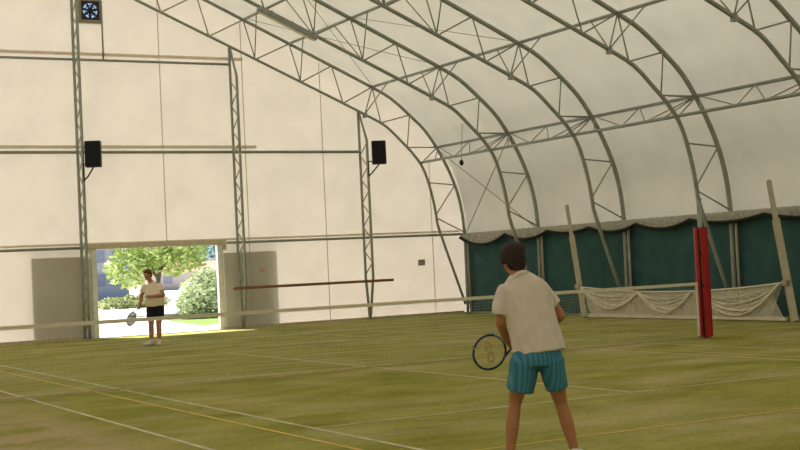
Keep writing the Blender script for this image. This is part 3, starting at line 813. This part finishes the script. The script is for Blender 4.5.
near, WN, jn = figure('person', (-3.82, -10.02, 0), rv*.965, dv, 'person seen from behind in white shirt and teal plaid shorts, holding a racket', NEAR,
                      dict(skin='skin', hair='hair', shirt='shirt', shorts='plaid', sock='sock'))
hc = WN((-.372, .16, .888)); hx = WN((.02, .44, .985))
racket('tennis_racket', 'dark blue tennis racket with stencilled strings held by the near player', hc, hx-hc, dv*-1 + rv*.35, 'racketblue', 'racketsilver', True)

# --- far player, facing the viewer, standing before the doorway
def hair_far(b, P, rot):
    ball(b, P(0, -.026, .046), .090, .102, .090, rot, 16)
    loft(b, [(P(0, -.05, .03), .088, .062), (P(0, -.062, -.03), .082, .05), (P(0, -.058, -.07), .062, .036)], 14, rot @ V((1, 0, 0)))
    ball(b, P(0, .05, .095), .064, .045, .028, rot, 10)
FAR = dict(
    pts=dict(head=(-.03, -.06, 1.655), neck0=(.035, .0, 1.46), neck1=(.0, -.03, 1.56),
             sh_l=(-.120, .0, 1.375), sh_r=(.215, .0, 1.385),
             el_l=(-.205, -.02, 1.16), wr_l=(-.235, -.11, .975), hd_l=(-.25, -.14, .905),
             el_r=(.325, -.10, 1.17), wr_r=(.07, -.27, 1.15), hd_r=(-.01, -.29, 1.16),
             hip_l=(.0, .0, .86), hip_r=(.20, .0, .86), kn_l=(.0, -.02, .48), kn_r=(.175, -.02, .49), cf_l=(-.01, .02, .33), cf_r=(.17, .02, .34), an_l=(-.02, .0, .085), an_r=(.16, .02, .085)),
    face=(-.45, -.85, -.30), tilt=.0,
    torso=[((.10, .0, .88), .175, .14), ((.095, -.02, 1.02), .190, .155), ((.08, -.02, 1.20), .185, .14), ((.05, .0, 1.36), .17, .11), ((.04, .0, 1.44), .09, .07)],
    shirt=[((.105, -.01, .93), .225, .185), ((.10, -.02, 1.05), .228, .192), ((.085, -.015, 1.20), .218, .165), ((.055, .0, 1.34), .205, .13), ((.045, .0, 1.42), .150, .10), ((.038, .0, 1.465), .085, .075)],
    sleeve=.62, sleeve_r=(.076, .082, .080), fold=.010,
    shorts=[((.105, .0, .98), .20, .165), ((.105, .0, .86), .205, .165)],
    short_l=[((.01, .0, .88), .12, .14), ((.01, .0, .74), .118, .13), ((.012, -.01, .63), .112, .12)],
    short_r=[((.195, .0, .88), .12, .14), ((.195, .0, .74), .118, .13), ((.19, -.01, .63), .112, .12)],
    leg=(.10, .085, .062, .064, .042), fat=1.12, hs=1.03, sock=.25, toe_l=(-.75, -.6), toe_r=(.1, -.9),
    palm_l=(.4, .3, .2), thumb_l=-1, palm_r=(-.1, .9, -.2), thumb_r=1, hair=hair_far)
far, WF, jf = figure('person', (.02, 11.30, 0), rv, dv, 'person in cream t-shirt and navy shorts facing the viewer before the bright doorway', FAR,
                     dict(skin='skin_far', hair='hair_far', shirt='shirt_far', shorts='navy', sock='sock'))
hf = WF((-.40, -.30, .655)); hh = WF((-.245, -.13, .935))
racket('tennis_racket', 'grey tennis racket pointing down from the far player hand', hf, hh-hf, rv*.80 + dv*-.32 + V((0, 0, .1)), 'racketgrey', None, False, 'racketgrey', .0055)

# ------------------------------------------------------------------ outside the doorway
bm = bm_new(); box(bm, -60, 120, YG+.02, 190, -.2, -.03); box(bm, -60, -12.4, -60, YG+.02, -.2, -.03); box(bm, 12.4, 60, -60, YG+.02, -.2, -.03); box(bm, -12.4, 12.4, -60, YF-.05, -.2, -.03)
structure(build('ground_outside', bm, 'pave'), 'sunlit pale paving outside the doorway', 'ground')
b = bm_new(); vs = [b.verts.new(p) for p in ((5.0, 21.5, -.024), (12, 21.5, -.024), (14, 33.5, -.024), (7.4, 33.5, -.024), (5.9, 27, -.024))]; b.faces.new(vs)
structure(build('lawn', b, 'lawn'), 'strip of sunny lawn beyond the paving', 'lawn')
b = bm_new(); vs = [b.verts.new(p) for p in ((-10, 62, -.022), (80, 50, -.022), (90, 95, -.022), (-10, 110, -.022))]; b.faces.new(vs)
structure(build('road', b, 'road'), 'pale road beyond the hedge', 'road')
def foliage(bm, blobs, n, size, rnd, flat=.35):
    for c, rx, ry, rz, w in blobs:
        for k in range(int(n*w)):
            while True:
                p = V((rnd.uniform(-1, 1), rnd.uniform(-1, 1), rnd.uniform(-1, 1)))
                if .35 < p.length < 1: break
            q = V(c) + V((p.x*rx, p.y*ry, p.z*rz))
            d = V((rnd.gauss(0, 1), rnd.gauss(0, 1), rnd.gauss(0, flat)+.0)).normalized(); e = d.cross(V((rnd.gauss(0, 1), rnd.gauss(0, 1), rnd.gauss(0, 1)))).normalized()
            s = size*rnd.uniform(.6, 1.3)
            vs = [bm.verts.new(q+d*s*a+e*s*c2) for a, c2 in ((-1, 0), (0, -.5), (1, 0), (0, .5))]; bm.faces.new(vs)
def plant(name, loc, label, cat, blobs, n, size, leafm, trunk=None, seed=1):
    t = thing(name, loc, label, cat); r = random.Random(seed); o = V(loc)
    b = bm_new(); foliage(b, [(o+V(c), x, y, z, w) for c, x, y, z, w in blobs], n, size, r); build('foliage', b, leafm, t)
    if trunk:
        b = bm_new()
        for pts, rr in trunk: tube(b, [o+V(p) for p in pts], rr, 8)
        build('trunk', b, 'bark', t, smooth=True)
    return t
plant('round_bush', (7.75, 28.2, -.03), 'silvery green round bush at the right side of the doorway view', 'bush',
      [((0.1, 0, .85), 1.15, 1.2, .95, 1), ((-.7, -.2, .5), .6, .7, .5, .3), ((.3, 0, 1.35), .8, .8, .55, .45)], 2600, .10, 'leaf_b', None, 2)
plant('broadleaf_tree', (8.9, 36, -.03), 'yellow-green broadleaf tree filling the top of the doorway view', 'tree',
      [((-.2, 0, 3.3), 2.3, 2.2, 1.35, 1), ((-1.7, 0, 2.0), 1.0, 1.2, .85, .45), ((.3, .3, 2.2), 1.6, 1.5, .6, .45), ((.6, .3, 3.2), .9, 1.3, .9, .3), ((-.2, 0, 4.8), 2.1, 2.2, 1.3, .7)], 1350, .16, 'leaf_a',
      [([(-.5, 0, 0), (-.4, .05, 1.4), (-.2, 0, 2.6), (.1, 0, 4.2)], [.13, .11, .09, .04]), ([(-.4, 0, 1.5), (-.9, .1, 2.3), (-1.5, 0, 2.6)], [.07, .05, .025]), ([(-.3, 0, 1.9), (.5, .1, 2.7), (1.2, 0, 3.2)], [.07, .05, .025])], 3)
plant('low_hedge', (11.6, 49.5, -.03), 'low olive hedge in the street behind the far player', 'hedge',
      [((-1.0, 0, .28), 1.0, .8, .36, .5), ((0, 0, .32), 1.1, .8, .40, .5), ((1.0, 0, .26), 1.0, .8, .36, .5)], 1500, .10, 'leaf_d', None, 5)
for k, (x, y, lab, m, w, h) in enumerate(((51.0, 138, 'dark blue-green tree far off at the right top of the doorway', 'leaf_c', 5.0, 8.0), (40, 147, 'dark blue-green tree far off behind the yellow-green crown', 'leaf_c', 5.5, 7.0),
                                          (31, 152, 'dull green tree far off behind the far player', 'leaf_c', 5.5, 5.0), (62, 128, 'pale green tree far off by the right door jamb', 'leaf_b', 4.0, 5.0), (34.5, 84, 'small olive street shrub beside the parked silver car', 'leaf_d', 2.2, 1.0))):
    plant('distant_tree' if h > 2 else 'street_shrub', (x, y, -.03), lab, 'tree' if h > 2 else 'shrub', [((0, 0, h*.55), w, w*.8, h*.5, 1), ((w*.3, 0, h*.8), w*.6, w*.6, h*.3, .4)], 900, .42 if h > 2 else .16, m,
          [([(0, 0, 0), (0, 0, h*.6)], [.25*h/6, .12*h/6])], 11+k)
# building and car
t = thing('street_building', (19.2, 80, -.03), 'blue-grey street building at the left edge of the doorway view', 'building')
b = bm_new(); box(b, 16.0, 20.9, 80, 87, -.03, 4.3); build('wall', b, 'bluewall', t)
b = bm_new(); box(b, 15.8, 21.1, 79.8, 87.2, 4.3, 4.5); build('roof', b, 'greywall', t)
for x in (17.4, 18.7, 20.0):
    for z in (.9, 2.7):
        b = bm_new(); box(b, x-.45, x+.45, 79.93, 80, z, z+1.1); w_ = build('window', b, 'greywall', t)
        b = bm_new(); box(b, x-.38, x+.38, 79.90, 79.94, z+.07, z+1.03); build('pane', b, 'glass', w_)
t = thing('house', (40, 118, -.03), 'pale low house with terracotta roof far behind the bush', 'building')
b = bm_new(); box(b, 35, 46, 118, 124, -.03, 1.9); build('wall', b, 'greywall', t)
b = bm_new()
vs = [b.verts.new(p) for p in ((34.6, 117.6, 1.9), (46.4, 117.6, 1.9), (46.4, 124.4, 1.9), (34.6, 124.4, 1.9), (36, 121, 3.0), (45, 121, 3.0))]
for f in ((0, 1, 5, 4), (2, 3, 4, 5), (0, 4, 3), (1, 2, 5), (0, 3, 2, 1)): b.faces.new([vs[i] for i in f])
build('roof', b, 'rooftile', t)
for x in (37, 40, 43):
    b = bm_new(); box(b, x-.5, x+.5, 117.95, 118, .7, 1.5); build('window', b, 'glass', t)
for cx_, cy_, m, lab in ((33.2, 96, 'carpaint', 'silver parked car beyond the bush in the street'), (36.6, 97, 'cardark', 'dark parked car behind the silver one in the street')):
    t = thing('parked_car', (cx_, cy_, -.02), lab, 'car')
    d = V((.88, -.48, 0)); n = V((.48, .88, 0)); o = V((cx_, cy_, -.02))
    sect = [(-2.05, .35), (-2.1, .75), (-1.5, .92), (-.9, 1.38), (.55, 1.40), (1.15, .95), (2.0, .82), (2.1, .4)]
    b = bm_new(); A = [b.verts.new(o+d*x-n*.82+V((0, 0, z))) for x, z in sect]; B = [b.verts.new(o+d*x+n*.82+V((0, 0, z))) for x, z in sect]
    b.faces.new(A); b.faces.new(B[::-1])
    for i in range(len(A)): b.faces.new((A[i], B[i], B[(i+1) % len(A)], A[(i+1) % len(A)]))
    build('body', b, m, t, bevel=.05)
    b = bm_new(); g = [b.verts.new(o+d*x-n*.83+V((0, 0, z))) for x, z in ((-1.3, .95), (-.82, 1.30), (.5, 1.32), (.98, .97))]; b.faces.new(g); build('side_window', b, 'glass', t)
    for x in (-1.3, 1.3):
        for s_ in (-1, 1):
            b = bm_new(); tube(b, [o+d*x+n*s_*.62+V((0, 0, .31)), o+d*x+n*s_*.84+V((0, 0, .31))], .31, 16); build('wheel', b, 'tyre', t, smooth=True)
t = thing('street_lamp', (16.5, 60, -.03), 'slim grey street pole behind the far player', 'lamp post')
b = bm_new(); tube(b, [(16.5, 60, -.03), (16.5, 60, 5.2)], [.09, .06]); build('pole', b, 'steel', t, smooth=True)
b = bm_new(); box(b, 16.2, 16.8, 59.85, 60.15, 5.2, 5.32); build('lamp_head', b, 'light', t, bevel=.03)

# ------------------------------------------------------------------ daylight
w = bpy.data.worlds.new('sky'); S.world = w; w.use_nodes = True
nt = w.node_tree; bg = nt.nodes['Background']
sk = nt.nodes.new('ShaderNodeTexSky'); sk.sky_type = 'HOSEK_WILKIE'; sk.turbidity = 3.5; sk.ground_albedo = .5
SE, SA = math.radians(56), math.radians(24)     # height; turned from the end wall's outward direction towards the left
sd = V((-math.sin(SA)*math.cos(SE), math.cos(SA)*math.cos(SE), math.sin(SE)))
sk.sun_direction = sd
nt.links.new(sk.outputs[0], bg.inputs['Color']); bg.inputs['Strength'].default_value = SKY
sun = bpy.data.lights.new('sun', 'SUN'); sun.energy = SUN; sun.angle = math.radians(.6); sun.color = (1, .965, .90)
so_ = bpy.data.objects.new('sun', sun); COL.objects.link(so_); so_.location = (-10, 60, 40)
so_.rotation_euler = sd.to_track_quat('Z', 'Y').to_euler()
S.cycles.diffuse_bounces = 8; S.cycles.max_bounces = 16; S.cycles.transmission_bounces = 8
S.cycles.sample_clamp_indirect = 8
vs_ = S.view_settings
vs_.view_transform = 'Standard'; vs_.look = 'None'; vs_.gamma = 1; vs_.use_curve_mapping = False; vs_.exposure = EXPO
